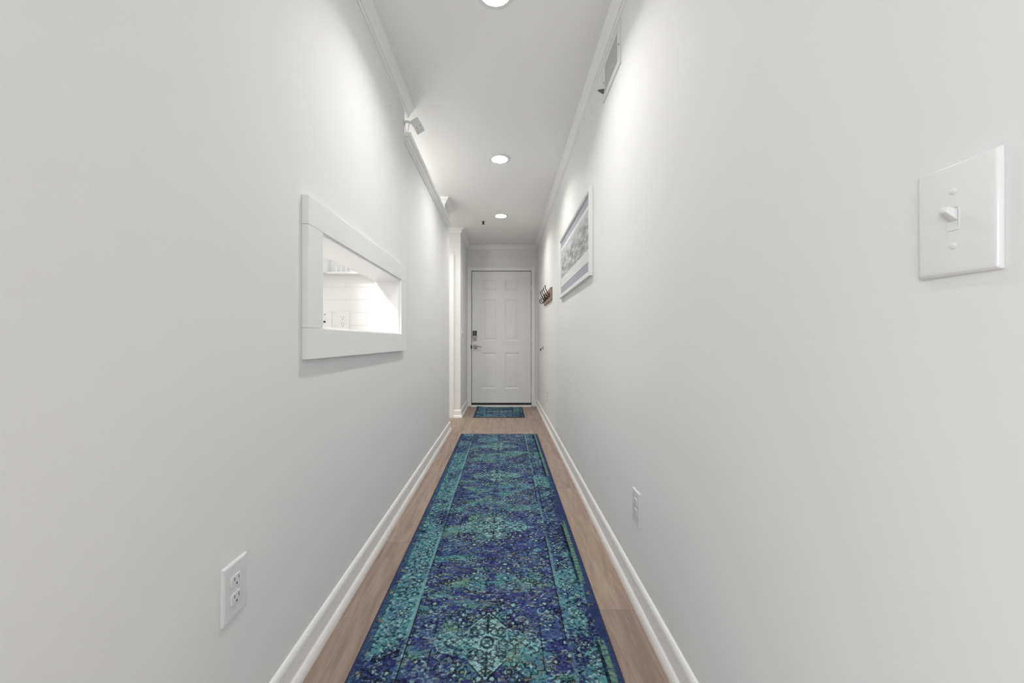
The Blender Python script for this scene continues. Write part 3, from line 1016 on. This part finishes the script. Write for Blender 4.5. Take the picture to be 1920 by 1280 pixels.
    field = mixc(field, ink, D * np.maximum(.35 + .62 * fade, .85 * med))

    # --- border
    bper = .15
    bv = np.abs((y + .03) % bper - bper / 2)
    ec = e - .082
    rr = np.hypot(ec, bv); an = np.arctan2(bv, ec)
    bt = (noise(.22, .20, 2, 8) - .5) * 1.1 + .5 + (noise(.05, .04, 2, 18) - .5) * .35 + .12 * (x < 0) - .02 * (x > 0) + (fine - .5) * .30
    Bm = ss(.48, .58, bt)
    bord = mixc(np.broadcast_to(navy2 * .6 + navy * .4, (ny, nx, 3)).copy(), teal, Bm * .95)
    bord = mixc(bord, blue, ss(.46, .6, noise(.04, .05, 3, 9) + (fine - .5) * .35) * .6)
    fb = ss(.30, .52, noise(.06, .08, 3, 10))
    ln_ = lambda d_, w_: np.clip(1.3 - np.abs(d_) / w_, 0, 1)
    r2 = np.hypot(e - .064, bv - .050); a2 = np.arctan2(bv - .050, e - .064)
    r3 = np.hypot(e - .106, bv - .042); a3 = np.arctan2(bv - .042, e - .106)
    ringd = np.maximum.reduce([ln_(rr - .020 * (1 + .28 * np.cos(6 * an)), .0026), ln_(rr - .009, .0024), ln_(r2 - .013 * (1 + .4 * np.cos(4 * a2)), .0026),
                               ln_(r3 - .011 * (1 + .35 * np.cos(3 * a3)), .0024), ln_(ec - .024 * np.sin(bv / bper * 4 * PI) - .006, .0022)])
    ringl = np.maximum.reduce([ln_(ec - .024 * np.sin(bv / bper * 4 * PI), .003), np.clip((.016 - rr) / .003, 0, 1) * (np.cos(6 * an) > -.2), np.clip((.009 - r2) / .003, 0, 1), np.clip((.007 - r3) / .003, 0, 1)])
    bord = mixc(bord, pale, ringl * (.3 + .6 * fb))
    bord = mixc(bord, pale, ss(.58, .68, sp_) * (.30 + .42 * Bm))
    bord = mixc(bord, ink, ss(.57, .67, sp2) * .78)
    bord = mixc(bord, ink, ringd * (.3 + .65 * fb))

    C = field * 1.0
    inb = e < .130
    C[inb] = bord[inb]
    # guard lines between border and field
    gfade = ss(.32, .55, noise(.3, .22, 2, 12) + (fine - .5) * .45)
    C = mixc(C, teal * .5 + pale * .5, ((e > .124) & (e < .136)) * (.05 + (.58 - .22 * (x > 0)) * gfade))
    C = mixc(C, ink, (np.abs(e - .1385) < .0022) * .80 * ss(.40, .50, noise(.3, .2, 2, 13)))
    C = mixc(C, ink, (np.abs(e - .1455) < .0016) * .70 * ss(.42, .52, noise(.3, .2, 2, 13)))
    # outer band
    ob = navy2 * (.75 + .5 * fine[..., None]) + .12 * (blue - navy2)
    C = mixc(C, ob, (e < .030 - .006 * (x < 0) + .014 * (mid - .5)) * (.90 - .15 * (x < 0)))
    C = mixc(C, goldc, ss(.60, .66, noise(.012, .012, 2, 14)) * ((y % .075) < .020) * (e < .030) * (e > .008) * .75)
    patch = ss(.47, .53, noise(.4, .28, 1, 15) + (fine - .5) * .2) * (x > 0)
    C = mixc(C, sage * .95, ((e > .014) & (e < .031)) * patch * ((y % .024) > .0035) * (.45 + .5 * ss(.36, .5, sp3)))
    C = mixc(C, ink, ((e > .034) & (e < .044)) * np.maximum(patch, .15 * gfade) * .85)
    C = C * (.80 + .40 * rs.rand(ny, nx)[..., None])
    lum = (C @ np.array([.2126, .7152, .0722]))[..., None]
    C = (lum + (C - lum) * RUG_SAT) * RUG_GAIN
    return x, y, C


def rug(name, label, cat, x0, x1, y0, y1, th, period, v0, res, seed, field_half, bind, curl=None, group=None):
    t = thing(name, label, cat, ((x0 + x1) / 2, y0, 0), 0, group)
    wd, ln = x1 - x0, y1 - y0
    X, Y, C = rug_pattern(wd - .012, ln - .012, res, period, v0, seed, field_half)
    ny, nx = X.shape
    Z = np.full_like(X, th)
    def lift(xx, yy):
        if not curl: return 0.0 * xx
        cx, cy, rad, hgt = curl
        d_ = np.clip(1 - np.hypot(xx - cx, yy - cy) / rad, 0, 1)
        return hgt * d_ ** 1.6
    Yw = Y + .006
    Z = Z + lift(X, Yw)
    co = np.stack([X, Yw, Z], -1).reshape(-1, 3).astype(np.float32)
    idx = np.arange(nx * ny).reshape(ny, nx)
    fc = np.stack([idx[:-1, :-1], idx[:-1, 1:], idx[1:, 1:], idx[1:, :-1]], -1).reshape(-1, 4)
    me = bpy.data.meshes.new(name)
    me.vertices.add(len(co)); me.vertices.foreach_set('co', co.ravel())
    me.loops.add(fc.size); me.loops.foreach_set('vertex_index', fc.ravel().astype(np.int32))
    me.polygons.add(len(fc)); me.polygons.foreach_set('loop_start', np.arange(0, fc.size, 4, dtype=np.int32))
    me.update(calc_edges=True)
    at = me.color_attributes.new('weave', 'FLOAT_COLOR', 'POINT')
    rgba = np.ones((len(co), 4), np.float32); rgba[:, :3] = np.clip(C.reshape(-1, 3), 0, 1)
    at.data.foreach_set('color', rgba.ravel())
    me.materials.append(M_rug)
    o = bpy.data.objects.new('pile', me); COL.objects.link(o); o.parent = t
    # bound edge: a strip with thickness all round and under the pile
    mb = MB(); bm = mb.bm
    n = 40
    loop = []
    for i in range(n): loop.append((-wd / 2 + wd * i / n, 0, 0, 1))
    for i in range(n): loop.append((wd / 2, ln * i / n, -1, 0))
    for i in range(n): loop.append((wd / 2 - wd * i / n, ln, 0, -1))
    for i in range(n): loop.append((-wd / 2, ln - ln * i / n, 1, 0))
    rings = []
    for (ins, z) in ((0, .0008), (-.001, th * .5), (.0, th), (.007, th + .0006), (.0075, .0008)):
        r = []
        for (px, py, ix_, iy_) in loop:
            qx_ = max(-wd / 2 + ins, min(wd / 2 - ins, px)); qy_ = max(ins, min(ln - ins, py))
            dz = float(lift(np.array(qx_), np.array(qy_)))
            r.append(bm.verts.new((qx_, qy_, z + dz)))
        rings.append(r)
    N_ = len(loop)
    for a in range(len(rings)):
        r0, r1 = rings[a], rings[(a + 1) % len(rings)]
        for i in range(N_):
            j = (i + 1) % N_
            bm.faces.new((r0[i], r0[j], r1[j], r1[i]))
    mb.build('binding', bind, t)['label'] = 'dark bound edge'
    return t


rug('runner_rug', 'long faded blue and teal patterned runner rug down the hallway', 'rug',
    -.459, .346, .62, 4.178, .008, .80, 1.276 - .62, 0.0018, 3, .262, M_bind)
rug('door_mat', 'small blue and teal patterned mat in front of the entry door', 'mat',
    -.408, .264, 5.10, 5.900, .006, .80, .42, .004, 8, .20, M_bind2, curl=(-.336, .80, .16, .014))
